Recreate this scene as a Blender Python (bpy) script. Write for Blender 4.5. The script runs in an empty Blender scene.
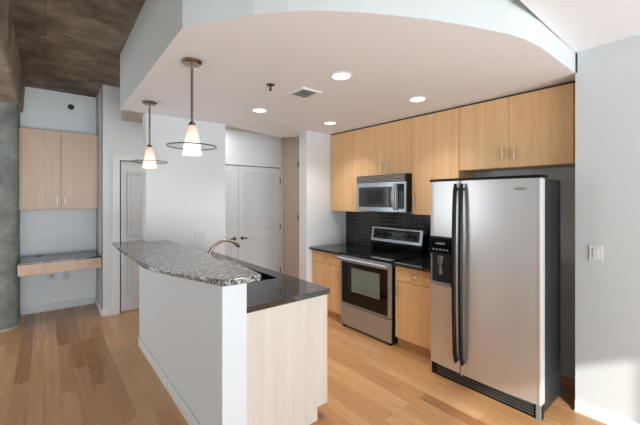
import bpy, bmesh, math, random
from mathutils import Vector, Matrix
random.seed(7)
S = bpy.context.scene
C = S.collection

# ------------------------------------------------------------------ camera
cd = bpy.data.cameras.new('camera'); cam = bpy.data.objects.new('camera', cd); C.objects.link(cam)
cd.sensor_width = 36.0; cd.sensor_fit = 'HORIZONTAL'
cd.lens = 36.0 * 335.78 / 640.0
cd.shift_y = -(212.5 - 198.0) / 640.0
cd.clip_start = 0.05; cd.clip_end = 200
cam.location = (0, 0, 1.6)
cam.rotation_euler = (math.radians(90), 0, -math.radians(39.317))
S.camera = cam

# ------------------------------------------------------------------ world, sun, window daylight, exposure
W = bpy.data.worlds.new('sky'); S.world = W; W.use_nodes = True
bg = W.node_tree.nodes['Background']
bg.inputs[0].default_value = (0.80, 0.90, 1.0, 1); bg.inputs[1].default_value = 1.0

def area(name, loc, rot, sx, sy, power, col):
    l = bpy.data.lights.new(name, 'AREA'); l.shape = 'RECTANGLE'; l.size = sx; l.size_y = sy
    l.energy = power; l.color = col
    o = bpy.data.objects.new(name, l); o.location = loc; o.rotation_euler = rot; C.objects.link(o); return o
sl = bpy.data.lights.new('sun', 'SUN'); sl.energy = 3.9; sl.angle = math.radians(0.8); sl.color = (1.0, 0.96, 0.90)
so = bpy.data.objects.new('sun', sl); C.objects.link(so)
so.rotation_euler = Vector((0.95, 1.0, -0.535)).to_track_quat('-Z', 'Y').to_euler()
so.location = (-4, -6, 5)
area('window_daylight_back', (0.2, -3.75, 1.4), (math.radians(90), 0, 0), 5.3, 2.5, 150, (0.82, 0.91, 1.0))
area('window_daylight_low', (0.6, -3.85, 0.45), (math.radians(142), 0, 0), 4.5, 1.0, 205, (0.88, 0.94, 1.0))  # added fill, tilted up to brighten the ceiling; not a separate window
area('window_daylight_left', (-3.25, 5.05, 1.4), (math.radians(90), 0, math.radians(-90)), 1.5, 2.1, 45, (0.90, 0.95, 1.0))
S.view_settings.view_transform = 'Standard'; S.view_settings.look = 'None'
S.view_settings.exposure = 0.23; S.view_settings.gamma = 1.0; S.view_settings.use_curve_mapping = False
S.cycles.max_bounces = 10; S.cycles.diffuse_bounces = 6; S.cycles.caustics_reflective = False; S.cycles.caustics_refractive = False

# ------------------------------------------------------------------ materials
def lin(r, g, b):
    f = lambda c: c/12.92 if c <= 0.04045 else ((c+0.055)/1.055)**2.4
    return (f(r/255), f(g/255), f(b/255), 1)
def mat(name, col=(1,1,1,1), rough=0.5, metal=0.0, spec=0.5, **kw):
    m = bpy.data.materials.new(name); m.use_nodes = True
    b = m.node_tree.nodes['Principled BSDF']
    b.inputs['Base Color'].default_value = col; b.inputs['Roughness'].default_value = rough
    b.inputs['Metallic'].default_value = metal; b.inputs['Specular IOR Level'].default_value = spec
    for k, v in kw.items(): b.inputs[k.replace('_', ' ')].default_value = v
    return m
def N(m, t, **kw):
    n = m.node_tree.nodes.new(t)
    for k, v in kw.items(): setattr(n, k, v)
    return n
def L(m, a, b): m.node_tree.links.new(a, b)
def B(m): return m.node_tree.nodes['Principled BSDF']
def coords(m, scale=(1,1,1), rot=(0,0,0), src='Object'):
    t = N(m, 'ShaderNodeTexCoord'); mp = N(m, 'ShaderNodeMapping')
    mp.inputs['Scale'].default_value = scale; mp.inputs['Rotation'].default_value = rot
    L(m, t.outputs[src], mp.inputs['Vector']); return mp.outputs['Vector']
def noise(m, vec, scale, detail=4, rough=0.5, dist=0.0):
    n = N(m, 'ShaderNodeTexNoise'); n.inputs['Scale'].default_value = scale; n.inputs['Detail'].default_value = detail
    n.inputs['Roughness'].default_value = rough; n.inputs['Distortion'].default_value = dist
    L(m, vec, n.inputs['Vector']); return n.outputs['Fac']
def ramp(m, fac, stops, interp='LINEAR'):
    r = N(m, 'ShaderNodeValToRGB'); e = r.color_ramp; e.interpolation = interp
    while len(e.elements) > 1: e.elements.remove(e.elements[-1])
    e.elements[0].position = stops[0][0]; e.elements[0].color = stops[0][1]
    for p, c in stops[1:]:
        x = e.elements.new(p); x.color = c
    L(m, fac, r.inputs['Fac']); return r.outputs['Color']
def mixc(m, fac, a, b, mode='MIX'):
    n = N(m, 'ShaderNodeMix'); n.data_type = 'RGBA'; n.blend_type = mode
    if isinstance(fac, float): n.inputs[0].default_value = fac
    else: L(m, fac, n.inputs[0])
    for s, v in ((n.inputs[6], a), (n.inputs[7], b)):
        if isinstance(v, tuple): s.default_value = v
        else: L(m, v, s)
    return n.outputs[2]
def bump(m, h, strength=0.2, dist=0.01):
    n = N(m, 'ShaderNodeBump'); n.inputs['Strength'].default_value = strength; n.inputs['Distance'].default_value = dist
    L(m, h, n.inputs['Height']); L(m, n.outputs['Normal'], B(m).inputs['Normal'])

def paint(name, col, rough=0.55):
    m = mat(name, col, rough, spec=0.3)
    bump(m, noise(m, coords(m), 260, 3), 0.05, 0.002); return m
M = {}
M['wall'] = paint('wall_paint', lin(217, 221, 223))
M['niche'] = paint('bright_niche_paint', lin(240, 245, 247))  # lighter copy of the wall paint; the niche's light is in the colour
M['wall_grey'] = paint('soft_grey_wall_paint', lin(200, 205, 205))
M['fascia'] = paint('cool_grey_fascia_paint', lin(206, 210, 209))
M['taupe'] = paint('taupe_paint', lin(176, 160, 146))  # darker, warmer wall colour with the hall's shade put into it
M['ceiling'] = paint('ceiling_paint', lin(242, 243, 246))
M['hallceil'] = paint('hall_ceiling_paint', lin(176, 167, 156))  # ceiling colour darkened to carry the shade of the hall
M['trim'] = mat('trim_paint', lin(226, 229, 230), 0.35)
M['door'] = mat('door_paint', lin(214, 217, 219), 0.4)

def wood(name, c1, c2, c3, rough=0.38, axis='z'):
    m = mat(name, c2, rough)
    sc = {'z': (9, 9, 0.45), 'y': (9, 0.7, 9), 'x': (0.7, 9, 9)}[axis]
    v = coords(m, sc)
    oi = N(m, 'ShaderNodeObjectInfo')
    ad = N(m, 'ShaderNodeVectorMath', operation='MULTIPLY_ADD')
    cb = N(m, 'ShaderNodeCombineXYZ')
    for i in range(3): L(m, oi.outputs['Random'], cb.inputs[i])
    L(m, cb.outputs[0], ad.inputs[0]); ad.inputs[1].default_value = (37, 17, 9); L(m, v, ad.inputs[2])
    a = noise(m, ad.outputs[0], 1.6, 6, 0.55, 0.6)
    c = ramp(m, a, [(0.30, c1), (0.5, c2), (0.72, c3)])
    fine = noise(m, ad.outputs[0], 14, 3, 0.6)
    f2 = ramp(m, fine, [(0.35, (0.95, 0.94, 0.93, 1)), (0.6, (1, 1, 1, 1))])
    c = mixc(m, 1.0, c, f2, 'MULTIPLY')
    L(m, c, B(m).inputs['Base Color'])
    return m
M['maple'] = wood('honey_maple', lin(216, 172, 121), lin(223, 182, 132), lin(229, 191, 144))
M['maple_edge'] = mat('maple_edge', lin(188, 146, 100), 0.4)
M['maple_pale'] = wood('pale_maple_panel', lin(206, 195, 184), lin(212, 202, 192), lin(218, 209, 200))
M['maple_pink'] = wood('pale_pink_maple', lin(206, 176, 150), lin(212, 183, 158), lin(218, 192, 169))

# floor: maple planks running along Y
m = M['floor'] = mat('maple_plank_floor', rough=0.3)
v = coords(m, (1, 1, 1), (0, 0, math.radians(90)))
br = N(m, 'ShaderNodeTexBrick'); br.offset = 0.37; br.offset_frequency = 2
L(m, v, br.inputs['Vector'])
br.inputs['Scale'].default_value = 1.0; br.inputs['Brick Width'].default_value = 1.15; br.inputs['Row Height'].default_value = 0.105
br.inputs['Mortar Size'].default_value = 0.0006; br.inputs['Mortar Smooth'].default_value = 0.2; br.inputs['Bias'].default_value = 0.0
br.inputs['Color1'].default_value = (0, 0, 0, 1); br.inputs['Color2'].default_value = (1, 1, 1, 1); br.inputs['Mortar'].default_value = (0.5, 0.5, 0.5, 1)
pc = ramp(m, br.outputs['Color'], [(0.0, lin(152, 104, 66)), (0.14, lin(188, 140, 95)), (0.55, lin(194, 147, 101)), (1.0, lin(206, 162, 117))])
g = noise(m, coords(m, (22, 1.1, 1)), 1.5, 6, 0.6, 0.5)
gc = ramp(m, g, [(0.3, (0.82, 0.80, 0.78, 1)), (0.55, (1, 1, 1, 1)), (0.75, (1.06, 1.05, 1.03, 1))])
c = mixc(m, 1.0, pc, gc, 'MULTIPLY')
c = mixc(m, br.outputs['Fac'], c, lin(150, 108, 70))
L(m, c, B(m).inputs['Base Color'])
L(m, ramp(m, g, [(0.3, (0.34,)*3+(1,)), (0.7, (0.25,)*3+(1,))]), B(m).inputs['Roughness'])

# concrete
def concrete(name, dark, mid, light, scale=1.0, seams=True):
    m = mat(name, mid, 0.8, spec=0.2)
    v = coords(m)
    a = noise(m, v, 1.5*scale, 6, 0.62, 0.25); b = noise(m, v, 7*scale, 6, 0.68, 0.3)
    c = ramp(m, a, [(0.32, dark), (0.52, mid), (0.72, light)])
    c = mixc(m, 0.5, c, ramp(m, b, [(0.3, (0.62, 0.60, 0.58, 1)), (0.5, (1, 1, 1, 1)), (0.7, (1.25, 1.22, 1.18, 1))]), 'MULTIPLY')
    if seams:
        br = N(m, 'ShaderNodeTexBrick'); br.offset = 0.0; L(m, v, br.inputs['Vector'])
        br.inputs['Scale'].default_value = 1; br.inputs['Brick Width'].default_value = 0.61; br.inputs['Row Height'].default_value = 1.22
        br.inputs['Mortar Size'].default_value = 0.006; br.inputs['Mortar Smooth'].default_value = 0.6
        c = mixc(m, ramp(m, br.outputs['Fac'], [(0, (0, 0, 0, 1)), (1, (0.45, 0.45, 0.45, 1))]), c, dark)
    L(m, c, B(m).inputs['Base Color']); bump(m, b, 0.25, 0.01); return m
M['conc_dark'] = concrete('brown_concrete', lin(92, 84, 74), lin(126, 116, 104), lin(160, 151, 138), 1.8)
M['conc_beam'] = concrete('beam_concrete', lin(112, 102, 88), lin(146, 134, 118), lin(174, 162, 144), 1.6, False)
M['conc_grey'] = concrete('grey_concrete', lin(120, 125, 122), lin(143, 149, 145), lin(166, 172, 167), 2.0, False)
M['scrape'] = mat('scraped_concrete', lin(150, 140, 126), 0.8)

# granite
m = M['granite'] = mat('speckled_granite', rough=0.09, spec=0.8)
v = coords(m)
vo = N(m, 'ShaderNodeTexVoronoi'); vo.inputs['Scale'].default_value = 118; L(m, v, vo.inputs['Vector'])
sp = N(m, 'ShaderNodeSeparateColor'); L(m, vo.outputs['Color'], sp.inputs[0])
c = ramp(m, sp.outputs[0], [(0.0, lin(34, 33, 34)), (0.27, lin(88, 87, 85)), (0.45, lin(130, 127, 123)), (0.66, lin(168, 165, 161)), (0.86, lin(214, 213, 210))], 'CONSTANT')
big = noise(m, v, 28, 4, 0.6)
c = mixc(m, ramp(m, big, [(0.45, (0, 0, 0, 1)), (0.62, (0.55, 0.55, 0.55, 1))]), c, lin(92, 90, 87))
L(m, c, B(m).inputs['Base Color'])
# black stone
m = M['black_stone'] = mat('black_polished_stone', lin(22, 23, 24), 0.035, spec=1.0)
n = noise(m, coords(m), 420, 2, 0.5)
L(m, ramp(m, n, [(0.5, lin(20, 22, 21)), (0.8, lin(44, 47, 45))]), B(m).inputs['Base Color'])
M['stone_edge'] = mat('dark_stone', lin(40, 44, 44), 0.12)
# backsplash tiles (on the YZ plane)
m = M['tile'] = mat('black_mosaic_tile', lin(20, 21, 22), 0.12)
t = N(m, 'ShaderNodeTexCoord'); sx = N(m, 'ShaderNodeSeparateXYZ'); cx = N(m, 'ShaderNodeCombineXYZ')
L(m, t.outputs['Object'], sx.inputs[0]); L(m, sx.outputs['Y'], cx.inputs['X']); L(m, sx.outputs['Z'], cx.inputs['Y'])
br = N(m, 'ShaderNodeTexBrick'); br.offset = 0.0; L(m, cx.outputs[0], br.inputs['Vector'])
br.inputs['Scale'].default_value = 1; br.inputs['Brick Width'].default_value = 0.052; br.inputs['Row Height'].default_value = 0.052
br.inputs['Mortar Size'].default_value = 0.004; br.inputs['Mortar Smooth'].default_value = 0.3
br.inputs['Color1'].default_value = lin(16, 17, 18); br.inputs['Color2'].default_value = lin(30, 32, 33); br.inputs['Mortar'].default_value = lin(104, 108, 106)
L(m, br.outputs['Color'], B(m).inputs['Base Color'])
inv = N(m, 'ShaderNodeMath', operation='SUBTRACT'); inv.inputs[0].default_value = 1; L(m, br.outputs['Fac'], inv.inputs[1])
bump(m, inv.outputs[0], 0.6, 0.003)

def steel(name, col, rough, axis=2):
    m = mat(name, col, rough, 0.8)
    sc = [400, 400, 400]; sc[axis] = 0.6
    n = noise(m, coords(m, tuple(sc)), 1.0, 2, 0.5)
    L(m, ramp(m, n, [(0.3, (rough*0.95,)*3+(1,)), (0.7, (rough*1.08,)*3+(1,))]), B(m).inputs['Roughness'])
    return m
M['steel'] = steel('brushed_stainless', lin(176, 184, 192), 0.33, 1)
M['steel_v'] = steel('brushed_stainless_vertical', lin(214, 214, 214), 0.36, 2)
M['nickel'] = mat('satin_nickel', lin(150, 138, 124), 0.25, 1.0)
M['dark_nickel'] = mat('dark_satin_nickel', lin(112, 108, 104), 0.35, 1.0)
M['chrome'] = mat('chrome', lin(214, 212, 208), 0.14, 1.0)
M['black'] = mat('black_plastic', lin(14, 15, 16), 0.42, spec=0.25)
M['black_gloss'] = mat('black_gloss', lin(12, 13, 14), 0.05, spec=0.4)
M['dark'] = mat('dark_void', lin(12, 12, 12), 0.7)
M['glass_oven'] = mat('oven_window_glass', lin(104, 122, 112), 0.06, spec=0.9)  # green-grey room reflection put into the glass colour
M['glass_mw'] = mat('microwave_window_glass', lin(46, 46, 44), 0.08, spec=0.7)
m = M['fridge_side'] = mat('pebbled_black_cabinet', lin(38, 41, 41), 0.42)
bump(m, noise(m, coords(m), 180, 3), 0.5, 0.004)
M['grey_plastic'] = mat('grey_plastic', lin(120, 122, 124), 0.35)
M['white_plastic'] = mat('white_plastic', lin(232, 233, 232), 0.3)
M['plate'] = mat('switch_plate', lin(212, 215, 215), 0.35)
M['slot'] = mat('dark_slot', lin(40, 40, 40), 0.6)
def emit(name, col, s):
    m = bpy.data.materials.new(name); m.use_nodes = True; nt = m.node_tree; nt.nodes.clear()
    e = nt.nodes.new('ShaderNodeEmission'); e.inputs[0].default_value = col; e.inputs[1].default_value = s
    o = nt.nodes.new('ShaderNodeOutputMaterial'); nt.links.new(e.outputs[0], o.inputs[0]); return m
M['lamp'] = emit('lamp_glow', (1.0, 0.86, 0.72, 1), 4.0)
M['bulb'] = emit('bulb_glow', (1.0, 0.90, 0.82, 1), 6.0)
m = M['frost'] = bpy.data.materials.new('frosted_shade_glass'); m.use_nodes = True; nt = m.node_tree; nt.nodes.clear()
e = nt.nodes.new('ShaderNodeEmission'); e.inputs[0].default_value = lin(255, 222, 210); e.inputs[1].default_value = 0.14
tl = nt.nodes.new('ShaderNodeBsdfTranslucent'); tl.inputs[0].default_value = lin(250, 238, 232)
df = nt.nodes.new('ShaderNodeBsdfPrincipled'); df.inputs['Base Color'].default_value = lin(240, 226, 220); df.inputs['Roughness'].default_value = 0.25
m1 = nt.nodes.new('ShaderNodeMixShader'); m1.inputs[0].default_value = 0.5
nt.links.new(tl.outputs[0], m1.inputs[1]); nt.links.new(df.outputs[0], m1.inputs[2])
a1 = nt.nodes.new('ShaderNodeAddShader'); nt.links.new(m1.outputs[0], a1.inputs[0]); nt.links.new(e.outputs[0], a1.inputs[1])
tr = nt.nodes.new('ShaderNodeBsdfTransparent'); m2 = nt.nodes.new('ShaderNodeMixShader'); m2.inputs[0].default_value = 0.86
nt.links.new(tr.outputs[0], m2.inputs[1]); nt.links.new(a1.outputs[0], m2.inputs[2])
o = nt.nodes.new('ShaderNodeOutputMaterial'); nt.links.new(m2.outputs[0], o.inputs[0])
def thin_glass(name, tint, edge=False):
    m = bpy.data.materials.new(name); m.use_nodes = True; nt = m.node_tree; nt.nodes.clear()
    t = nt.nodes.new('ShaderNodeBsdfTransparent'); t.inputs[0].default_value = tint
    g = nt.nodes.new('ShaderNodeBsdfGlossy'); g.inputs['Roughness'].default_value = 0.03
    lw = nt.nodes.new('ShaderNodeLayerWeight'); lw.inputs[0].default_value = 0.5
    pw = nt.nodes.new('ShaderNodeMath'); pw.operation = 'POWER'; pw.inputs[1].default_value = 4.0; nt.links.new(lw.outputs['Facing'], pw.inputs[0])
    fr = nt.nodes.new('ShaderNodeMath'); fr.operation = 'MULTIPLY_ADD'; fr.inputs[1].default_value = 0.5; fr.inputs[2].default_value = 0.03; nt.links.new(pw.outputs[0], fr.inputs[0])
    mx = nt.nodes.new('ShaderNodeMixShader'); nt.links.new(fr.outputs[0], mx.inputs[0])
    nt.links.new(t.outputs[0], mx.inputs[1]); nt.links.new(g.outputs[0], mx.inputs[2])
    o = nt.nodes.new('ShaderNodeOutputMaterial'); nt.links.new(mx.outputs[0], o.inputs[0]); return m
M['disc_glass'] = thin_glass('clear_disc_glass', (0.96, 0.985, 0.975, 1))
M['disc_edge'] = mat('green_glass_edge', lin(48, 84, 70), 0.1)
M['window_glass'] = thin_glass('window_glass', (0.98, 0.99, 0.99, 1))
M['black_frame'] = mat('dark_window_frame', lin(60, 62, 64), 0.4)

# ------------------------------------------------------------------ mesh helpers
def bx(bm, x0, x1, y0, y1, z0, z1):
    x0, x1 = sorted((x0, x1)); y0, y1 = sorted((y0, y1)); z0, z1 = sorted((z0, z1))
    v = [bm.verts.new((x, y, z)) for z in (z0, z1) for x, y in ((x0, y0), (x1, y0), (x1, y1), (x0, y1))]
    for f in ((3, 2, 1, 0), (4, 5, 6, 7), (0, 1, 5, 4), (1, 2, 6, 5), (2, 3, 7, 6), (3, 0, 4, 7)):
        bm.faces.new([v[i] for i in f])
    return v
def prism(bm, pts, z0, z1):
    lo = [bm.verts.new((x, y, z0)) for x, y in pts]; hi = [bm.verts.new((x, y, z1)) for x, y in pts]
    bm.faces.new(lo[::-1]); bm.faces.new(hi); n = len(pts)
    for i in range(n): bm.faces.new((lo[i], lo[(i+1) % n], hi[(i+1) % n], hi[i]))
def prism_x(bm, pts, x0, x1):          # outline in YZ, extruded along X
    lo = [bm.verts.new((x0, y, z)) for y, z in pts]; hi = [bm.verts.new((x1, y, z)) for y, z in pts]
    bm.faces.new(lo); bm.faces.new(hi[::-1]); n = len(pts)
    for i in range(n): bm.faces.new((lo[i], hi[i], hi[(i+1) % n], lo[(i+1) % n]))
def prism_y(bm, pts, y0, y1):          # outline in XZ, extruded along Y
    lo = [bm.verts.new((x, y0, z)) for x, z in pts]; hi = [bm.verts.new((x, y1, z)) for x, z in pts]
    bm.faces.new(lo); bm.faces.new(hi[::-1]); n = len(pts)
    for i in range(n): bm.faces.new((lo[i], hi[i], hi[(i+1) % n], lo[(i+1) % n]))
def lathe(bm, prof, cx, cy, n=32, close=True):
    rings = []
    for r, z in prof:
        if r < 1e-5: rings.append([bm.verts.new((cx, cy, z))])
        else: rings.append([bm.verts.new((cx+r*math.cos(2*math.pi*k/n), cy+r*math.sin(2*math.pi*k/n), z)) for k in range(n)])
    for a, b in zip(rings, rings[1:]):
        for k in range(n):
            k2 = (k+1) % n
            q = [a[k % len(a)], a[k2 % len(a)], b[k2 % len(b)], b[k % len(b)]]
            u = []
            for w in q:
                if w not in u: u.append(w)
            if len(u) > 2: bm.faces.new(u)
def tube(bm, pts, r, n=10, caps=True):
    pts = [Vector(p) for p in pts]; rs = r if isinstance(r, (list, tuple)) else [r]*len(pts)
    rings = []; up = None
    for i, p in enumerate(pts):
        d = (pts[min(i+1, len(pts)-1)] - pts[max(i-1, 0)]).normalized()
        if up is None: up = d.orthogonal().normalized()
        up = (up - d*up.dot(d)).normalized(); s = d.cross(up)
        rings.append([bm.verts.new(p + (up*math.cos(2*math.pi*k/n) + s*math.sin(2*math.pi*k/n))*rs[i]) for k in range(n)])
    for a, b in zip(rings, rings[1:]):
        for k in range(n): bm.faces.new((a[k], a[(k+1) % n], b[(k+1) % n], b[k]))
    if caps: bm.faces.new(rings[0][::-1]); bm.faces.new(rings[-1])
def rrect(x0, x1, y0, y1, r, n=6, corners=(1, 1, 1, 1)):
    out = []
    for k, (cx, cy, a) in enumerate(((x1-r, y0+r, -90), (x1-r, y1-r, 0), (x0+r, y1-r, 90), (x0+r, y0+r, 180))):
        if corners[k]:
            for i in range(n+1):
                t = math.radians(a+90*i/n); out.append((cx+r*math.cos(t), cy+r*math.sin(t)))
        else: out.append(((x1, y0), (x1, y1), (x0, y1), (x0, y0))[k])
    return out
def obj(name, bm, m, parent=None, bevel=0.0, smooth=False, seg=2):
    me = bpy.data.meshes.new(name)
    if parent is not None:
        off = parent.matrix_basis.translation.copy(); p = parent.parent
        while p is not None: off += p.matrix_basis.translation; p = p.parent
        bmesh.ops.translate(bm, verts=bm.verts, vec=-off)
    bmesh.ops.recalc_face_normals(bm, faces=bm.faces)
    bm.to_mesh(me); bm.free()
    for x in (m if isinstance(m, list) else [m]): me.materials.append(x)
    o = bpy.data.objects.new(name, me); C.objects.link(o)
    if parent is not None: o.parent = parent
    if bevel:
        b = o.modifiers.new('bevel', 'BEVEL'); b.width = bevel; b.segments = seg; b.limit_method = 'ANGLE'; b.angle_limit = math.radians(40)
    if smooth:
        for f in me.polygons: f.use_smooth = True
        try: me.set_sharp_from_angle(angle=math.radians(40))
        except Exception: pass
    return o
def thing(name, label, cat, loc, group=None):
    o = bpy.data.objects.new(name, None); o.empty_display_size = 0.1; C.objects.link(o); o.location = loc
    o['label'] = label; o['category'] = cat
    if group: o['group'] = group
    return o
def tag(o, label, cat, group=None):
    o['label'] = label; o['category'] = cat
    if group: o['group'] = group
    return o
def struct(name, bm, m, parent=None, **kw):
    o = obj(name, bm, m, parent, **kw)
    if parent is None: o['kind'] = 'structure'
    return o
def one(f, *a):
    bm = bmesh.new(); f(bm, *a); return bm
def boxes(*bs):
    bm = bmesh.new()
    for b in bs: bx(bm, *b)
    return bm
def clone(root, loc, label, group=None):
    r = root.copy(); C.objects.link(r); r.location = loc; r['label'] = label
    if group: r['group'] = group
    for ch in list(root.children):
        c = ch.copy(); C.objects.link(c); c.parent = r
        for g in ch.children:
            d = g.copy(); C.objects.link(d); d.parent = c
    return r

# ------------------------------------------------------------------ the setting
ZC = 3.13; ZS = 2.545; ZL = 2.70; ZH = 2.68
struct('floor', boxes((-3.2, 4.4, -3.7, 6.4, -0.12, 0)), M['floor'])
struct('ceiling', boxes((-3.2, 4.4, -3.7, 6.4, ZC, ZC+0.2)), M['conc_dark'])
# curved kitchen soffit
arc = [(0.59, 1.925), (0.655, 1.82), (0.735, 1.70), (0.83, 1.555), (0.95, 1.42), (1.10, 1.29), (1.25, 1.185), (1.40, 1.10),
       (1.57, 1.01), (1.76, 0.925), (1.93, 0.86), (2.06, 0.81), (2.20, 0.775), (2.40, 0.752), (3.10, 0.742), (3.70, 0.742)]
sof = arc + [(3.70, 3.94), (3.24, 3.94), (2.84, 4.44), (2.525, 4.37), (1.74, 4.13), (0.62, 4.13)]
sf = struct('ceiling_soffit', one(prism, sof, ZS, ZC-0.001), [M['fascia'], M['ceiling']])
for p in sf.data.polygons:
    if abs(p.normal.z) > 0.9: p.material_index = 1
bm = boxes((0.822, 3.70, 4.46, 5.37, ZH, ZC-0.002))
prism(bm, [(0.822, 4.131), (1.755, 4.131), (2.52, 4.372), (2.82, 4.441), (3.2, 4.455), (3.2, 4.458), (0.822, 4.458)], ZH, ZC-0.002)
struct('ceiling_hall', bm, M['hallceil'])
struct('ceiling_entry', boxes((2.045, 4.4, -3.5, 0.7415, ZL, ZC-0.002)), M['ceiling'])
bm = bmesh.new()
for (xa, ya), (xb_, yb) in (((0.115, 3.90), (0.225, 3.955)), ((0.40, 3.975), (0.585, 4.0))):
    prism(bm, [(xa, ya), ((xa+xb_)/2, (ya+yb)/2-0.022), (xb_, yb), ((xa+xb_)/2, (ya+yb)/2+0.022)], ZC-0.004, ZC-0.0005)
struct('trim_4', bm, M['scrape'])
# concrete beam and column at left
bm = bmesh.new()
prism_y(bm, [(-1.15, ZC-0.002), (-1.15, 2.76), (-0.255, 2.76), (-0.235, 2.775), (-0.225, 2.83), (-0.212, ZC-0.002)], -3.4, 6.115)
struct('trim_1', bm, M['conc_beam'])
bm = bmesh.new(); prism(bm, rrect(-1.05, -0.262, 5.52, 6.118, 0.13, 8, (1, 0, 0, 1)), 0, 2.758)
struct('wall_column', bm, M['conc_grey'], smooth=True)
bm = bmesh.new(); prism(bm, rrect(-1.06, -0.250, 5.508, 6.105, 0.14, 8, (1, 0, 0, 1)), 0.0, 0.020)
struct('baseboard_column', bm, mat('cream_shoe_trim', lin(196, 184, 164), 0.5))
# far walls
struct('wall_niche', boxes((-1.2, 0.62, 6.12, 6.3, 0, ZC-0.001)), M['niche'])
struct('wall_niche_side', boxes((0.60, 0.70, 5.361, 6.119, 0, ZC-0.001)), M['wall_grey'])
struct('wall_door', boxes((0.60, 0.80, 5.36, 5.46, 0, ZC-0.002), (0.80, 1.66, 5.36, 5.46, 2.125, ZC-0.002), (1.66, 2.0, 5.36, 5.46, 0, ZC-0.002),
                          (0.78, 1.68, 5.461, 5.50, 0, 2.2)), M['wall'])
struct('trim_3', boxes((0.801, 1.659, 5.431, 5.46, 0.001, 2.124)), M['dark'])  # near-black sheet behind the door, colouring the shadow line in its gap
struct('wall_pillar', boxes((0.862, 1.782, 4.08, 4.25, 0, ZS-0.001)), M['wall'], bevel=0.004)
struct('wall_closet', boxes((1.9, 1.96, 5.0, 5.35, 0, ZH-0.001), (1.96, 3.21, 5.0, 5.1, 2.13, ZH-0.001), (3.21, 3.24, 5.0, 5.1, 0, ZH-0.001), (1.6, 1.96, 5.0, 5.1, 2.13, ZH-0.001),
                            (1.62, 1.66, 5.01, 5.35, 0, ZH-0.001), (1.6, 3.24, 5.16, 5.2, 0, ZH-0.001)), M['wall'])
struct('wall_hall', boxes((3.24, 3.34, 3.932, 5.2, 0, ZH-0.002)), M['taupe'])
struct('wall_stub', boxes((2.83, 3.60, 3.751, 3.93, 0, ZS-0.001)), M['wall'], bevel=0.004)
struct('wall_kitchen', boxes((3.60, 3.72, 0.60, 3.94, 0, ZS-0.001)), M['wall'])
bm = boxes((3.10, 4.2, -3.5, 0.728, 0, ZL-0.001)); bx(bm, 3.10, 3.60, 0.7281, 0.741, 0, ZS-0.001)
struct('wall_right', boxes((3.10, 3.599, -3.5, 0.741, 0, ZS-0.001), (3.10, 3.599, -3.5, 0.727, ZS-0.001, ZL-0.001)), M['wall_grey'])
# knee wall of the island
struct('wall_island', boxes((0.795, 0.951, 1.865, 4.079, 0, 1.085)), M['wall'], bevel=0.003)
# unseen window walls that let the daylight in
bm = boxes((-3.2, -2.45, -3.7, -3.55, 0, ZC), (3.0, 3.1, -3.7, -3.55, 0, ZC), (-2.45, 3.0, -3.7, -3.55, 2.71, ZC))
struct('wall_back', bm, M['wall'])
struct('wall_left', boxes((-3.2, -3.05, -3.55, 4.25, 0, ZC), (-3.2, -3.05, 5.85, 6.3, 0, ZC), (-3.2, -3.05, 4.25, 5.85, 2.46, ZC), (-3.2, -3.05, 4.25, 5.85, 0, 0.3)), M['wall'])
struct('wall_far_left', boxes((-3.05, -1.05, 6.12, 6.3, 0, ZC)), M['wall'])
for i, (a, b) in enumerate(((-2.45, -0.65), (-0.65, 1.15), (1.15, 3.0))):
    f = struct('window_%d' % (i+1), boxes((a, a+0.05, -3.68, -3.6, 0, 2.71), (b-0.05, b, -3.68, -3.6, 0, 2.71), (a, b, -3.68, -3.6, 2.685, 2.71), (a, b, -3.68, -3.6, 0, 0.05)), M['black_frame'])
    struct('pane', boxes((a+0.05, b-0.05, -3.645, -3.64, 0.05, 2.685)), M['window_glass'], f)

# baseboards
def board(name, *b): struct(name, boxes(*b), M['trim'], bevel=0.006)
board('baseboard_niche', (-0.262, 0.599, 6.105, 6.119, 0, 0.10))
board('baseboard_niche_side', (0.586, 0.599, 5.362, 6.104, 0, 0.10))
board('baseboard_door', (0.60, 0.70, 5.346, 5.359, 0, 0.10))
board('baseboard_island', (0.781, 0.794, 1.87, 4.06, 0, 0.10))
board('baseboard_right', (3.082, 3.099, -3.4, 0.742, 0, 0.085))
board('baseboard_shoe', (3.066, 3.0815, -3.4, 0.742, 0, 0.02))

# panel door at the entry
d = struct('door_1', boxes((0.822, 1.642, 5.392, 5.43, 0.008, 2.115)), M['door'])
bm = bmesh.new()
for z0, z1 in ((0.22, 0.95), (1.08, 1.98)):
    for x0, x1 in ((0.90, 1.19), (1.27, 1.56)):
        for w, o2, y in ((0.022, 0.0, 5.372), (0.012, 0.045, 5.382)):
            a, b, e, g = x0+o2, x1-o2, z0+o2, z1-o2
            bx(bm, a, a+w, y, 5.3919, e, g); bx(bm, b-w, b, y, 5.3919, e, g); bx(bm, a+w, b-w, y, 5.3919, e, e+w); bx(bm, a+w, b-w, y, 5.3919, g-w, g)
struct('panel_moulding', bm, M['door'], d)
struct('trim_2', boxes((0.722, 0.80, 5.340, 5.359, 0, 2.21), (0.715, 0.735, 5.334, 5.3399, 0, 2.21), (1.66, 1.745, 5.342, 5.359, 0, 2.21), (0.8, 1.66, 5.340, 5.359, 2.125, 2.21), (0.735, 1.7, 5.334, 5.3399, 2.19, 2.21)), M['trim'], bevel=0.004)

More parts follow.
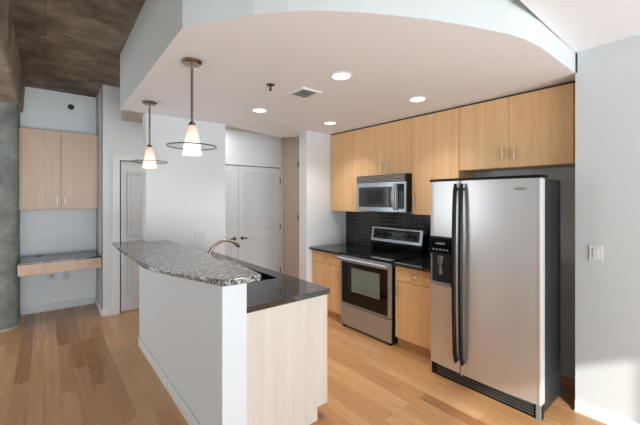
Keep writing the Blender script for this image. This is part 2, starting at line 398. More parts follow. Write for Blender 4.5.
# louvered closet doors
def closet_door(name, x0, x1, hside):
    y = 5.035
    bm = bmesh.new(); w = 0.095
    bx(bm, x0, x0+w, y-0.018, y+0.018, 0.012, 2.118); bx(bm, x1-w, x1, y-0.018, y+0.018, 0.012, 2.118)
    for z0, z1 in ((0.012, 0.24), (0.96, 1.06), (2.02, 2.118)): bx(bm, x0+w, x1-w, y-0.018, y+0.018, z0, z1)
    d = struct(name, bm, M['door'])
    bm = bmesh.new()
    for z0, z1 in ((0.24, 0.96), (1.06, 2.02)):
        z = z0+0.004
        while z < z1-0.02:
            prism_x(bm, [(y-0.013, z), (y-0.007, z), (y+0.004, z+0.036), (y-0.002, z+0.036)], x0+w-0.002, x1-w+0.002); z += 0.030
    bx(bm, x0+w, x1-w, y+0.0045, y+0.014, 0.24, 0.96); bx(bm, x0+w, x1-w, y+0.0045, y+0.014, 1.06, 2.02)
    struct('louver_panel', bm, M['door'], d)
    hx = x1 if hside > 0 else x0
    for z in (0.33, 1.10, 1.90):
        bm = bmesh.new(); bx(bm, hx-0.006, hx+0.012, y-0.024, y-0.0185, z-0.05, z+0.05)
        tube(bm, [(hx+0.003, y-0.026, z-0.052), (hx+0.003, y-0.026, z+0.052)], 0.009)
        struct('hinge', bm, M['dark_nickel'], d)
    kx = x0+0.062 if hside > 0 else x1-0.062
    bm = bmesh.new()
    tube(bm, [(kx, y-0.019, 0.95), (kx, y-0.028, 0.95)], 0.028, 16); tube(bm, [(kx, y-0.028, 0.95), (kx, y-0.06, 0.95)], 0.010)
    tube(bm, [(kx-0.008*hside, y-0.06, 0.95), (kx+0.035*hside, y-0.064, 0.951), (kx+0.08*hside, y-0.058, 0.947)], [0.011, 0.010, 0.008])
    struct('door_handle', bm, M['dark_nickel'], d, smooth=True)
closet_door('door_2', 1.606, 2.404, -1)
closet_door('door_3', 2.41, 3.20, 1)
# flush door on the hall side wall
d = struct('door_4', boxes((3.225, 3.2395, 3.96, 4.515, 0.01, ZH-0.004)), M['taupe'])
for z in (1.28, 2.15):
    struct('hinge', boxes((3.214, 3.2248, 4.49, 4.512, z-0.045, z+0.045)), M['dark_nickel'], d)

# ------------------------------------------------------------------ cabinets
def pull(parent, x, y, z, length=0.10, horiz=False, face=-1):
    bm = bmesh.new(); h = length/2
    if horiz:
        tube(bm, [(x-0.028, y-h, z), (x-0.028, y+h, z)], 0.0055); e = [(y-h*0.72, z), (y+h*0.72, z)]
    else:
        tube(bm, [(x-0.028, y, z-h), (x-0.028, y, z+h)], 0.0055); e = [(y, z-h*0.72), (y, z+h*0.72)]
    for a, b in e: tube(bm, [(x+0.0, a, b), (x-0.026, a, b)], 0.0045, 8)
    return obj('handle', bm, M['chrome'], parent, smooth=True)
XF = 3.27; TOP = ZS-0.022
def wall_cab(label, y0, y1, z0, doors, xb=3.599, group=None):
    t = thing('wall_cabinet', label, 'cabinet', (3.43, (y0+y1)/2, z0), group)
    obj('body', boxes((XF+0.019, xb, y0+0.001, y1-0.001, z0, TOP)), M['maple'], t)
    obj('filler_strip', boxes((XF+0.03, xb-0.01, y0+0.001, y1-0.001, TOP, ZS-0.002)), M['slot'], t)  # stands in the gap above the cabinet, its shade coloured in dark
    for a, b, hy, hz in doors:
        d = obj('door', boxes((XF, XF+0.018, a+0.0018, b-0.0018, z0+0.002, TOP-0.001)), M['maple'], t, bevel=0.0015)
        if hy is not None: pull(d, XF, hy, hz)
    return t
wall_cab('tall honey maple wall cabinet at the left end of the run, beside the white wall', 3.122, 3.744, 1.412, [(3.122, 3.744, None, 0)])
wall_cab('short honey maple wall cabinet with two doors, directly above the microwave', 2.327, 3.120, 1.885, [(2.722, 3.120, 2.765, 1.994), (2.327, 2.722, 2.678, 1.994)])
wall_cab('tall honey maple wall cabinet between the microwave and the refrigerator', 1.755, 2.325, 1.412, [(1.755, 2.325, 2.268, 1.555)])
wall_cab('wide honey maple wall cabinet with two doors above the refrigerator', 0.746, 1.753, 1.878, [(1.276, 1.753, 1.324, 2.008), (0.792, 1.276, 1.226, 2.0), ])
XB = 2.93
def base_cab(label, y0, y1, dr_y, do_y, do_z, flip):
    t = thing('base_cabinet', label, 'cabinet', (3.26, (y0+y1)/2, 0))
    obj('body', boxes((XB+0.019, 3.599, y0+0.001, y1-0.001, 0.10, 0.878)), M['maple'], t)
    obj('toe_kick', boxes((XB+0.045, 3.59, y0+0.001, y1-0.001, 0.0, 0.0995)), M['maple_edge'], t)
    d = obj('drawer', boxes((XB, XB+0.018, y0+0.003, y1-0.003, 0.715, 0.874)), M['maple'], t, bevel=0.0015)
    pull(d, XB, dr_y, 0.79, 0.10, True)
    d = obj('door', boxes((XB, XB+0.018, y0+0.003, y1-0.003, 0.103, 0.710)), M['maple'], t, bevel=0.0015)
    pull(d, XB, do_y, do_z, 0.11)
base_cab('honey maple base cabinet left of the range, against the white wall', 3.118, 3.748, 3.45, 3.19, 0.60, 0)
base_cab('honey maple base cabinet between the range and the refrigerator', 1.80, 2.297, 2.04, 2.262, 0.61, 0)
for y0, y1, lab in ((3.112, 3.749, 'black polished stone countertop left of the range'), (1.79, 2.303, 'black polished stone countertop between range and refrigerator')):
    tag(obj('countertop', boxes((2.875, 3.585, y0, y1, 0.8785, 0.91)), M['black_stone'], bevel=0.003), lab, 'countertop')
tag(obj('backsplash', boxes((3.586, 3.598, 1.765, 3.749, 0.9, 1.41)), M['tile']), 'glossy black square mosaic tile backsplash on the wall behind the range', 'backsplash')

# ------------------------------------------------------------------ range
R0, R1 = 2.307, 3.103
t = thing('kitchen_range', 'stainless steel electric range with black glass cooktop and oven window', 'stove', (3.2, 2.705, 0))
obj('body', boxes((2.905, 3.56, R0+0.003, R1-0.003, 0.032, 0.90)), M['black'], t)
obj('cooktop', boxes((2.862, 3.50, R0+0.002, R1-0.002, 0.901, 0.922)), M['black_gloss'], t, bevel=0.004)
M['ring'] = mat('burner_ring_print', lin(44, 45, 46), 0.1)
for (x, y, r) in ((3.03, 2.90, 0.105), (3.03, 2.50, 0.085), (3.30, 2.90, 0.08), (3.30, 2.50, 0.105)):
    bm = bmesh.new(); lathe(bm, [(r-0.003, 0.9224), (r, 0.9226), (r+0.003, 0.9224)], x, y, 40)
    obj('burner_ring', bm, M['ring'], t)
od = obj('oven_door', boxes((2.872, 2.904, R0+0.006, R1-0.006, 0.293, 0.893)), M['steel'], t, bevel=0.005)
obj('oven_glass', boxes((2.8685, 2.8725, R0+0.045, R1-0.030, 0.315, 0.815)), M['black_gloss'], od)
obj('oven_window', one(prism_x, rrect(2.475, 2.89, 0.485, 0.745, 0.02), 2.8660, 2.8686), M['glass_oven'], od)
obj('window_trim', one(lambda bm: [bx(bm, 2.8668, 2.8684, 2.462, 2.474, 0.472, 0.758), bx(bm, 2.8668, 2.8684, 2.891, 2.899, 0.472, 0.758), bx(bm, 2.8668, 2.8684, 2.474, 2.891, 0.472, 0.484), bx(bm, 2.8668, 2.8684, 2.474, 2.891, 0.746, 0.758)]), M['grey_plastic'], od)
bm = bmesh.new(); tube(bm, [(2.826, R0+0.006, 0.857), (2.820, (R0+R1)/2, 0.857), (2.826, R1-0.006, 0.857)], 0.021, 16)
for y in (R0+0.03, R1-0.03): tube(bm, [(2.822, y, 0.855), (2.873, y, 0.855)], 0.011)
obj('door_handle', bm, M['steel'], od, smooth=True)
obj('storage_drawer', boxes((2.874, 2.904, R0+0.006, R1-0.006, 0.032, 0.285)), M['steel'], t, bevel=0.006)
for y in (R0+0.04, R1-0.04):
    obj('foot', boxes((2.89, 2.95, y-0.02, y+0.02, 0.0, 0.031)), M['black'], t)
bm = bmesh.new(); prism_y(bm, [(3.455, 0.923), (3.56, 0.923), (3.56, 1.165), (3.475, 1.165), (3.44, 1.03), (3.44, 1.0)], R0+0.002, R1-0.002)
bg_ = obj('backguard', bm, M['black_gloss'], t)
# sloped stainless control fascia
def slope_quad(bm, y0, y1, s0, s1, out):
    p0 = Vector((3.438, 0, 1.03)); p1 = Vector((3.473, 0, 1.165+0.045)); d = p1-p0; n = Vector((-d.z, 0, d.x)).normalized()
    a = p0+d*s0+n*out; b = p0+d*s1+n*out; a2 = p0+d*s0+n*(out-0.004); b2 = p0+d*s1+n*(out-0.004)
    prism_y(bm, [(a.x, a.z), (b.x, b.z), (b2.x, b2.z), (a2.x, a2.z)], y0, y1)
bm = bmesh.new(); prism_y(bm, [(3.438, 1.03), (3.473, 1.21), (3.56, 1.21), (3.56, 1.1651), (3.477, 1.1651), (3.443, 1.03)], R0, R1)
cp = obj('control_panel', bm, M['steel'], t, bevel=0.003)
obj('panel_glass', one(slope_quad, R0+0.04, R1-0.035, 0.20, 0.90, 0.0045), M['black_gloss'], cp)
for k in range(6):
    for s0, s1 in ((0.30, 0.38), (0.66, 0.74)):
        obj('key', one(slope_quad, 2.56+k*0.045, 2.583+k*0.045, s0, s1, 0.0062), M['grey_plastic'], cp)
obj('clock_display', one(slope_quad, 2.60, 2.76, 0.46, 0.60, 0.0062), mat('dim_green_display', lin(60, 96, 88), 0.2), cp)
for y in (R1-0.12, R1-0.20, R0+0.11, R0+0.19):
    bm = bmesh.new(); c0 = Vector((3.453, y, 1.122)); n = Vector((-0.982, 0, 0.19))
    tube(bm, [c0, c0+n*0.012, c0+n*0.024], [0.023, 0.021, 0.018], 18)
    obj('knob', bm, M['black'], cp, smooth=True)

# ------------------------------------------------------------------ microwave
Q0, Q1 = 2.332, 3.112
t = thing('microwave_oven', 'stainless over-the-range microwave with dark window, mounted under the maple cabinet', 'microwave', (3.4, 2.72, 1.43))
obj('body', boxes((3.19, 3.585, Q0, Q1, 1.435, 1.883)), M['black'], t, bevel=0.004)
obj('vent_grille', boxes((3.172, 3.189, Q0+0.002, Q1-0.002, 1.792, 1.880)), M['slot'], t)
bm = bmesh.new()
for k in range(5): bx(bm, 3.166, 3.1715, Q0+0.02, Q1-0.004, 1.799+k*0.016, 1.808+k*0.016)
obj('vent_slat', bm, mat('vent_metal', lin(150, 142, 134), 0.35, 0.8), t)
def bowed(y0, y1, z0, z1, x, bow, th=0.018, n=16):
    bm = bmesh.new(); pts = []
    yc = (y0+y1)/2; h = (y1-y0)/2
    for i in range(n+1):
        y = y0+(y1-y0)*i/n; pts.append((x-bow*(1-((y-yc)/h)**2), y))
    pts += [(x+th, y1), (x+th, y0)]
    prism(bm, pts, z0, z1); return bm
d = obj('door', bowed(Q0+0.125, Q1-0.001, 1.437, 1.790, 3.170, 0.014), M['steel'], t)
obj('window', bowed(2.505, Q1-0.045, 1.487, 1.735, 3.1665, 0.0135, 0.002), M['glass_mw'], d)
obj('window_screen', bowed(2.56, Q1-0.10, 1.525, 1.700, 3.1650, 0.0135, 0.001), M['dark'], d)
bm = bmesh.new(); pts = []
for i in range(13):
    s = i/12; pts.append((3.145-0.030*math.sin(math.pi*s), 2.472, 1.455+0.315*s))
tube(bm, pts, [0.013+0.010*math.sin(math.pi*i/12) for i in range(13)], 12)
for z in (1.47, 1.755): tube(bm, [(3.143, 2.472, z), (3.162, 2.472, z)], 0.009)
obj('handle', bm, M['steel'], d, smooth=True)
cpan = obj('control_panel', boxes((3.168, 3.189, Q0+0.002, Q0+0.123, 1.437, 1.790)), M['steel'], t, bevel=0.002)
obj('keypad', boxes((3.165, 3.1679, Q0+0.020, Q0+0.108, 1.475, 1.765)), M['black_gloss'], cpan)
bm = bmesh.new()
for r in range(7):
    for k in range(3): bx(bm, 3.1637, 3.1649, Q0+0.030+k*0.025, Q0+0.046+k*0.025, 1.495+r*0.028, 1.505+r*0.028)
obj('key', bm, M['grey_plastic'], cpan)
obj('badge', one(prism_x, rrect(2.735, 2.805, 1.752, 1.770, 0.008), 3.1545, 3.158), M['chrome'], d)

# ------------------------------------------------------------------ refrigerator
F0, F1, FS = 0.854, 1.741, 1.446
t = thing('refrigerator', 'stainless side-by-side refrigerator with long black handles and ice dispenser', 'refrigerator', (3.0, 1.31, 0))
obj('cabinet', boxes((2.835, 3.22, F0+0.004, F1-0.004, 0.03, 1.742)), M['fridge_side'], t, bevel=0.004)
def fdoor(name, y0, y1, cut=None):
    bm = bmesh.new(); n = 14; pts = []
    for i in range(n+1):
        y = y0+(y1-y0)*i/n
        u = (y-F0)/(F1-F0)*2-1
        pts.append((2.765-0.022*(1-u*u), y))
    pts[0] = (pts[0][0]+0.004, y0); pts[-1] = (pts[-1][0]+0.004, y1)
    pts += [(2.828, y1), (2.828, y0)]
    prism(bm, pts, 0.115, 1.745); return obj(name, bm, steel('door_stainless', lin(212, 213, 214), 0.36, 1), t, smooth=True)
def fx(y):
    u = (y-F0)/(F1-F0)*2-1; return 2.765-0.022*(1-u*u)
fd = fdoor('refrigerator_door', F0, FS-0.004)
zd = fdoor('freezer_door', FS+0.004, F1)
obj('side_trim', boxes((2.757, 2.829, F0-0.006, F0+0.014, 0.117, 1.744)), mat('bright_aluminium_edge', lin(226, 226, 224), 0.35, 0.4), fd, bevel=0.005)
obj('door_lining', boxes((2.8285, 2.8345, F0+0.004, F1-0.004, 0.12, 1.737)), M['black'], t)
# top cap (curved front)
bm = bmesh.new(); pts = [(fx(F0+(F1-F0)*i/20)-0.004, F0-0.004+(F1-F0+0.008)*i/20) for i in range(21)] + [(2.90, F1+0.004), (2.90, F0-0.004)]
prism(bm, pts, 1.7455, 1.768); obj('top_cap', bm, M['black'], t)
for y in (FS-0.032, FS+0.026):
    bm = bmesh.new(); pts = []; rs = []
    for i in range(25):
        s = i/24; z = 0.21+1.51*s; o_ = 0.030+0.030*math.sin(math.pi*s)**0.6
        pts.append((fx(y)-o_, y, z)); rs.append(0.0172 if 0 < i < 24 else 0.012)
    tube(bm, pts, rs, 12)
    for z in (0.225, 1.675): tube(bm, [(fx(y)+0.004, y, z), (fx(y)-0.032, y, z)], 0.013)
    obj('handle', bm, M['black'], fd if y < FS else zd, smooth=True)
# dispenser
yd0, yd1, zd0, zd1 = 1.520, 1.728, 0.828, 1.258
dp = obj('dispenser', boxes((2.742, 2.7465, yd0, yd1, zd0, zd1), ), M['black'], zd, bevel=0.001)
obj('dispenser_recess', boxes((2.7405, 2.7419, yd0+0.02, yd1-0.02, zd0+0.04, 1.10)), M['dark'], zd)
bm = boxes((2.731, 2.7404, yd0+0.008, yd1-0.008, zd0+0.004, zd0+0.030), (2.733, 2.7404, yd1-0.022, yd1-0.012, zd0+0.03, 1.10))
obj('drip_tray', bm, M['grey_plastic'], zd)
obj('dispenser_panel', boxes((2.7375, 2.7418, yd0+0.006, yd1-0.006, 1.115, 1.238)), M['black_gloss'], zd)
bm = bmesh.new()
for k in range(5): bx(bm, 2.7358, 2.7374, yd0+0.03+k*0.033, yd0+0.050+k*0.033, 1.135, 1.150)
bx(bm, 2.7358, 2.7374, yd0+0.06, yd0+0.15, 1.19, 1.205)
obj('dispenser_key', bm, M['grey_plastic'], zd)
bm = bmesh.new(); tube(bm, [(2.733, yd0+0.10, 1.09), (2.728, yd0+0.10, 1.02)], [0.030, 0.022], 14); tube(bm, [(2.730, yd0+0.10, 1.015), (2.734, yd0+0.10, 0.93)], [0.010, 0.022], 12)
obj('ice_paddle', bm, mat('paddle_grey', lin(78, 78, 78), 0.4), zd, smooth=True)
bm = bmesh.new(); prism_x(bm, [(0.985+0.045*math.cos(a*math.pi/12), 1.668+0.012*math.sin(a*math.pi/12)) for a in range(24)], fx(0.985)-0.0028, fx(0.985)+0.001)
obj('badge', bm, M['chrome'], fd)
# toe grille
bm = boxes((2.785, 2.83, F0+0.002, F1-0.002, 0.0, 0.108))
gr = obj('toe_grille', bm, M['black'], t)
bm = bmesh.new()
for k in range(4): bx(bm, 2.776, 2.7848, F0+0.05, F1-0.06, 0.022+k*0.022, 0.033+k*0.022)
obj('grille_slat', bm, mat('grille_slat_grey', lin(70, 70, 68), 0.3), t)
obj('grille_end', boxes((2.768, 2.7849, F0+0.002, F0+0.035, 0.005, 0.112)), M['grey_plastic'], t, bevel=0.004)
for y in (FS,):
    obj('hinge', boxes((2.772, 2.80, y-0.018, y+0.018, 0.1085, 0.1148), (2.775, 2.7848, y-0.012, y+0.012, 0.085, 0.108)), M['chrome'], t)
t.location.x -= 0.03

# ------------------------------------------------------------------ island
t = thing('island_cabinet', 'island base cabinet with pale wood end panel under the black counter', 'cabinet', (1.28, 2.9, 0))
prof = [(0.9525, 0.0), (1.522, 0.0), (1.522, 0.095), (1.612, 0.095), (1.612, 0.896), (0.9525, 0.896)]
obj('end_panel', one(prism_y, [(0.9525, 0.0), (1.512, 0.0), (1.512, 0.095), (1.604, 0.095), (1.604, 0.896), (0.9525, 0.896)], 1.882, 1.900), M['maple_pale'], t)
obj('edge_banding', boxes((1.6042, 1.612, 1.882, 1.900, 0.095, 0.896), (1.5122, 1.520, 1.882, 1.900, 0, 0.0945)), M['maple'], t)
obj('body', boxes((0.9525, 0.99, 1.901, 4.078, 0.0, 0.896), (0.99, 1.592, 1.901, 2.36, 0.0955, 0.896), (0.99, 1.592, 3.42, 4.078, 0.0955, 0.896), (1.585, 1.592, 2.36, 3.42, 0.0955, 0.896), (0.99, 1.585, 2.36, 3.42, 0.0955, 0.12)), M['maple'], t)
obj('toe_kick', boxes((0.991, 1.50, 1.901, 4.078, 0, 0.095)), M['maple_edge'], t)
for i in range(4):
    y0 = 1.905+i*0.543
    d = obj('door', boxes((1.5925, 1.611, y0, y0+0.539, 0.10, 0.874)), M['maple'], t, bevel=0.0015)
    yy = y0+(0.50 if i % 2 == 0 else 0.04)
    bm = bmesh.new(); tube(bm, [(1.638, yy, 0.70), (1.638, yy, 0.80)], 0.0055)
    for z in (0.715, 0.785): tube(bm, [(1.611, yy, z), (1.636, yy, z)], 0.0045, 8)
    obj('handle', bm, M['chrome'], d, smooth=True)
# black counter with sink cut out
SX0, SX1, SY0, SY1 = 1.16, 1.50, 2.39, 3.18
bm = boxes((0.9525, SX0, 1.866, 4.078, 0.8965, 0.934), (SX1, 1.622, 1.866, 4.078, 0.8965, 0.934), (SX0, SX1, 1.866, SY0, 0.8965, 0.934), (SX0, SX1, SY1, 4.078, 0.8965, 0.934))
bmesh.ops.remove_doubles(bm, verts=bm.verts, dist=1e-5)
tag(obj('countertop', bm, M['black_stone']), 'lower black polished stone countertop of the island around the sink', 'countertop')
t = thing('sink', 'undermount kitchen sink set in the lower black island counter', 'sink', ((SX0+SX1)/2, (SY0+SY1)/2, 0.70))
a, b, c_, d_ = SX0-0.012, SX1+0.012, SY0-0.012, SY1+0.012; th = 0.003
bm = boxes((a, b, c_, d_, 0.70, 0.704), (a, a+th, c_, d_, 0.704, 0.896), (b-th, b, c_, d_, 0.704, 0.896), (a+th, b-th, c_, c_+th, 0.704, 0.896), (a+th, b-th, d_-th, d_, 0.704, 0.896))
obj('basin', bm, mat('dark_sink_steel', lin(96, 96, 96), 0.35, 0.9), t)
bm = bmesh.new(); lathe(bm, [(0, 0.7055), (0.035, 0.7055), (0.042, 0.7045)], (SX0+SX1)/2, (SY0+SY1)/2, 20); obj('drain', bm, M['chrome'], t)
# faucet
fy = 2.97; fxx = 1.115
t = thing('faucet', 'brushed nickel gooseneck kitchen faucet rising behind the granite bar', 'faucet', (fxx, fy, 0.935))
bm = bmesh.new(); lathe(bm, [(0, 0.935), (0.030, 0.935), (0.030, 0.942), (0.022, 0.949), (0.020, 0.985), (0, 0.985)], fxx, fy, 20); obj('base', bm, M['nickel'], t, smooth=True)
bm = bmesh.new(); pts = [(fxx, fy, 0.985), (fxx+0.006, fy, 1.03)]
P = [(1.135, 1.08), (1.160, 1.13), (1.190, 1.166), (1.245, 1.197), (1.312, 1.209), (1.372, 1.190), (1.410, 1.163), (1.437, 1.137)]
pts += [(x, fy, z) for x, z in P]
tube(bm, pts, [0.016, 0.015, 0.014, 0.0135, 0.013, 0.013, 0.0135, 0.015, 0.017, 0.016], 14); obj('spout', bm, M['nickel'], t, smooth=True)
bm = bmesh.new(); tube(bm, [(fxx, fy+0.018, 0.975), (fxx-0.005, fy+0.06, 1.0), (fxx-0.01, fy+0.10, 1.035)], [0.009, 0.008, 0.006]); obj('lever', bm, M['nickel'], t, smooth=True)
# granite bar top
out = [(0.565, 4.245), (0.556, 3.9), (0.551, 3.47), (0.548, 3.1), (0.552, 2.80), (0.570, 2.62), (0.603, 2.46), (0.655, 2.29), (0.715, 2.11), (0.762, 1.97), (0.800, 1.885), (0.85, 1.852), (0.944, 1.848), (1.035, 1.850), (1.055, 1.875),
       (1.075, 2.05), (1.095, 2.40), (1.098, 2.9), (1.092, 3.5), (1.085, 4.078), (0.860, 4.078), (0.860, 4.245)]
tag(obj('bar_top', one(prism, out, 1.0855, 1.12), M['granite'], bevel=0.006, seg=3), 'raised speckled grey granite bar top with a curved outer edge on the island', 'countertop')

# ------------------------------------------------------------------ desk niche
t = thing('wall_cabinet', 'pale pinkish maple two-door wall cabinet above the desk in the niche', 'cabinet', (0.17, 5.93, 1.45))
obj('body', boxes((-0.258, 0.598, 5.77, 6.118, 1.452, 2.505)), M['maple_pink'], t)
for a, b, hx in ((-0.235, 0.168, 0.128), (0.171, 0.574, 0.212)):
    d = obj('door', boxes((a+0.001, b-0.001, 5.751, 5.769, 1.455, 2.502)), M['maple_pink'], t, bevel=0.0015)
    bm = bmesh.new(); tube(bm, [(hx, 5.723, 1.52), (hx, 5.723, 1.63)], 0.006)
    for z in (1.535, 1.615): tube(bm, [(hx, 5.751, z), (hx, 5.725, z)], 0.0045, 8)
    obj('handle', bm, M['chrome'], d, smooth=True)
t = thing('built_in_desk', 'wall-mounted niche desk with black stone top and pale wood apron', 'desk', (0.17, 5.8, 0.64))
obj('desk_top', boxes((-0.259, 0.598, 5.487, 6.118, 0.779, 0.806)), M['black_stone'], t, bevel=0.003)
obj('apron', boxes((-0.259, 0.598, 5.492, 5.512, 0.642, 0.7785)), M['maple_pink'], t, bevel=0.002)
obj('support_frame', boxes((-0.259, -0.24, 5.513, 6.118, 0.66, 0.778), (0.579, 0.598, 5.513, 6.118, 0.66, 0.778), (-0.239, 0.578, 6.09, 6.118, 0.66, 0.778)), M['maple_pink'], t)
bm = bmesh.new(); lathe(bm, [(0, 0.810), (0.03, 0.810), (0.034, 0.8065)], -0.06, 5.98, 20); obj('grommet', bm, M['black'], t)

# ------------------------------------------------------------------ outlets and switch
def plate(name, label, cat, face, cx, cz, depth, w, h, kinds):
    """face 'y': on a wall facing -Y at y=depth; 'x': on a wall facing -X at x=depth"""
    def bb(u0, u1, z0, z1, a, b):
        return (u0, u1, depth-b, depth-a, z0, z1) if face == 'y' else (depth-b, depth-a, u0, u1, z0, z1)
    loc = (cx, depth, cz) if face == 'y' else (depth, cx, cz)
    t = thing(name, label, cat, loc)
    obj('cover_plate', boxes(bb(cx-w/2, cx+w/2, cz-h/2, cz+h/2, 0.001, 0.007)), M['plate'], t, bevel=0.002)
    n = len(kinds)
    for i, k in enumerate(kinds):
        c = cx + (i-(n-1)/2)*0.046
        if k == 'o':
            for s in (-1, 1):
                r = obj('socket', boxes(bb(c-0.016, c+0.016, cz+s*0.02-0.014, cz+s*0.02+0.014, 0.0071, 0.0085)), M['plate'], t)
                obj('slot', boxes(bb(c-0.008, c-0.005, cz+s*0.02-0.003, cz+s*0.02+0.007, 0.0086, 0.009), bb(c+0.005, c+0.008, cz+s*0.02-0.003, cz+s*0.02+0.007, 0.0086, 0.009), bb(c-0.002, c+0.002, cz+s*0.02-0.010, cz+s*0.02-0.006, 0.0086, 0.009)), M['slot'], r)
        elif k == 'r':
            obj('rocker', boxes(bb(c-0.017, c+0.017, cz-0.034, cz+0.034, 0.0071, 0.0115)), M['plate'], t, bevel=0.002)
        elif k == 'j':
            obj('jack', boxes(bb(c-0.012, c+0.012, cz-0.012, cz+0.012, 0.0071, 0.009)), M['slot'], t)
plate('wall_outlet', 'white double electrical outlet on the white wall behind the granite bar', 'outlet', 'y', 1.467, 1.155, 4.08, 0.135, 0.118, 'oo')
plate('data_outlet', 'white square jack plate with a dark port, under the niche desk, left', 'outlet', 'y', 0.075, 0.487, 6.12, 0.105, 0.105, 'j')
plate('wall_outlet', 'white electrical outlet under the niche desk, right of the jack plate', 'outlet', 'y', 0.245, 0.475, 6.12, 0.080, 0.118, 'o')
plate('light_switch', 'white rocker light switch on the right wall beside the refrigerator', 'switch', 'x', 0.618, 1.2, 3.10, 0.078, 0.118, 'r')

# ------------------------------------------------------------------ ceiling fittings
LG = 'round recessed ceiling lights'
def downlight(x, y, label):
    t = thing('recessed_light', label, 'ceiling light', (x, y, ZS-0.012), LG)
    bm = bmesh.new(); lathe(bm, [(0.070, ZS-0.004), (0.072, ZS-0.010), (0.086, ZS-0.006), (0.090, ZS-0.0012), (0.070, ZS-0.0012)], x, y, 36)
    obj('trim_ring', bm, M['white_plastic'], t, smooth=True)
    bm = bmesh.new(); lathe(bm, [(0, ZS-0.0035), (0.0695, ZS-0.0035), (0.0695, ZS-0.0012), (0, ZS-0.0012)], x, y, 36)
    obj('lens', bm, M['lamp'], t)
    l = bpy.data.lights.new('recessed_bulb', 'SPOT'); l.energy = 38; l.color = (1.0, 0.945, 0.89); l.spot_size = math.radians(116); l.spot_blend = 0.9; l.shadow_soft_size = 0.06
    o = bpy.data.objects.new('recessed_bulb', l); o.location = (0, 0, -0.012); o.parent = t; C.objects.link(o)
downlight(1.767, 1.90, 'round recessed ceiling light nearest the camera, above the island end')
downlight(1.782, 3.20, 'round recessed ceiling light nearest the ceiling sprinkler, above the island sink')
downlight(2.745, 1.886, 'round recessed ceiling light in front of the refrigerator cabinet')
downlight(2.767, 3.18, 'round recessed ceiling light near the far white wall and maple cabinets')
hl = bpy.data.lights.new('hall_lamp', 'AREA'); hl.shape = 'DISK'; hl.size = 0.8; hl.energy = 10; hl.color = (1.0, 0.96, 0.92)  # unseen light without a fitting, added to brighten the closet doors
ho = bpy.data.objects.new('hall_lamp', hl); ho.location = (1.75, 4.64, ZH-0.02); C.objects.link(ho)
# vent
t = thing('ceiling_vent', 'square white metal air vent with dark slots in the kitchen ceiling', 'vent', (1.80, 2.42, ZS-0.012))
x0, x1, y0, y1 = 1.695, 1.905, 2.30, 2.545
obj('frame', boxes((x0, x1, y0, y0+0.028, ZS-0.012, ZS-0.0012), (x0, x1, y1-0.028, y1, ZS-0.012, ZS-0.0012), (x0, x0+0.028, y0+0.028, y1-0.028, ZS-0.012, ZS-0.0012), (x1-0.028, x1, y0+0.028, y1-0.028, ZS-0.012, ZS-0.0012)), M['white_plastic'], t)
obj('backing', boxes((x0+0.029, x1-0.029, y0+0.029, y1-0.029, ZS-0.003, ZS-0.0012)), M['dark'], t)
bm = bmesh.new()
for k in range(4):
    x = x0+0.042+k*0.036
    prism_y(bm, [(x, ZS-0.004), (x+0.003, ZS-0.004), (x+0.016, ZS-0.012), (x+0.013, ZS-0.012)], y0+0.029, y1-0.029)
bx(bm, x0+0.029, x1-0.029, (y0+y1)/2+0.02, (y0+y1)/2+0.05, ZS-0.0125, ZS-0.0031)
obj('slat', bm, M['grey_plastic'], t)
# sprinklers
t = thing('ceiling_sprinkler', 'small dark fire sprinkler head hanging from the kitchen ceiling', 'sprinkler', (1.453, 2.424, ZS-0.05))
bm = bmesh.new(); lathe(bm, [(0, ZS-0.0012), (0.036, ZS-0.0012), (0.034, ZS-0.006), (0.012, ZS-0.012), (0, ZS-0.012)], 1.453, 2.424, 24); obj('escutcheon', bm, mat('dark_bronze', lin(92, 80, 68), 0.4, 0.8), t)
bm = bmesh.new(); tube(bm, [(1.453, 2.424, ZS-0.0125), (1.453, 2.424, ZS-0.045)], 0.008); lathe(bm, [(0, ZS-0.048), (0.016, ZS-0.048), (0.016, ZS-0.0455), (0, ZS-0.0455)], 1.453, 2.424, 16); obj('deflector', bm, M['slot'], t)
t = thing('wall_sprinkler', 'small round dark sidewall sprinkler above the niche cabinet', 'sprinkler', (0.295, 6.12, 2.93))
bm = bmesh.new(); tube(bm, [(0.295, 6.1185, 2.934), (0.295, 6.108, 2.934)], [0.040, 0.034], 24); obj('escutcheon', bm, M['slot'], t)
bm = bmesh.new(); tube(bm, [(0.295, 6.1075, 2.934), (0.295, 6.06, 2.934)], 0.012); obj('nozzle', bm, M['nickel'], t)
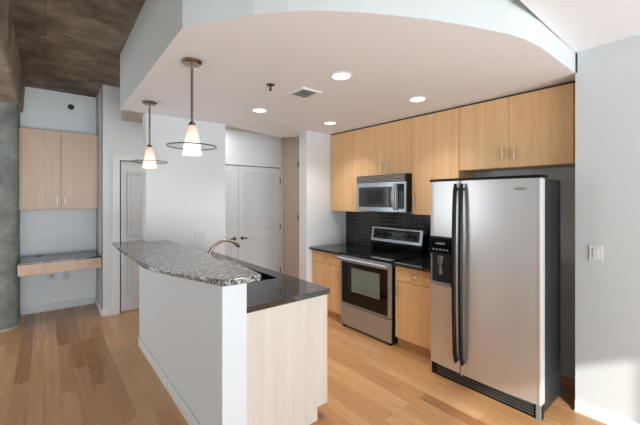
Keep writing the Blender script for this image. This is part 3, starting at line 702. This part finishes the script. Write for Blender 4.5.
# pendants
t = thing('pendant_lamp', 'pendant lamp with frosted cone shade and clear glass disc, nearer the camera', 'lamp', (0.785, 2.351, 1.896), 'glass disc pendant lamps')
px, py = 0.785, 2.351
bm = bmesh.new(); lathe(bm, [(0, 2.544), (0.068, 2.544), (0.068, 2.534), (0.054, 2.520), (0.012, 2.518), (0, 2.518)], px, py, 32); obj('canopy', bm, M['nickel'], t, smooth=True)
bm = bmesh.new(); tube(bm, [(px, py, 2.5175), (px, py, 2.125)], 0.0085, 12); obj('rod', bm, M['nickel'], t, smooth=True)
bm = bmesh.new(); lathe(bm, [(0, 2.1245), (0.014, 2.1245), (0.024, 2.108), (0.024, 2.080), (0, 2.080)], px, py, 20); obj('socket_cap', bm, M['nickel'], t, smooth=True)
bm = bmesh.new(); lathe(bm, [(0.027, 2.100), (0.036, 2.072), (0.050, 1.99), (0.058, 1.93), (0.064, 1.898), (0.061, 1.898), (0.055, 1.93), (0.047, 1.99), (0.033, 2.07), (0.0245, 2.096)], px, py, 32); obj('lamp_shade', bm, M['frost'], t, smooth=True)
bm = bmesh.new(); lathe(bm, [(0, 1.985), (0.012, 1.98), (0.020, 1.962), (0.020, 1.945), (0.012, 1.928), (0, 1.922)], px, py, 16); obj('bulb', bm, M['bulb'], t, smooth=True)
bm = bmesh.new(); lathe(bm, [(0.060, 1.952), (0.160, 1.952), (0.160, 1.958), (0.060, 1.958)], px, py, 48); gd = obj('glass_disc', bm, M['disc_glass'], t)
bm = bmesh.new(); lathe(bm, [(0.1602, 1.951), (0.163, 1.951), (0.163, 1.959), (0.1602, 1.959), (0.1602, 1.951)], px, py, 64); obj('disc_rim', bm, M['disc_edge'], gd)
pl = bpy.data.lights.new('pendant_bulb', 'POINT'); pl.energy = 1.2; pl.color = (1.0, 0.78, 0.6); pl.shadow_soft_size = 0.03
po = bpy.data.objects.new('pendant_bulb', pl); C.objects.link(po); po.parent = t; po.location = (0, 0, -0.02)
clone(t, (0.797, 3.621, 1.896), 'pendant lamp with frosted cone shade and clear glass disc, farther from the camera', 'glass disc pendant lamps')
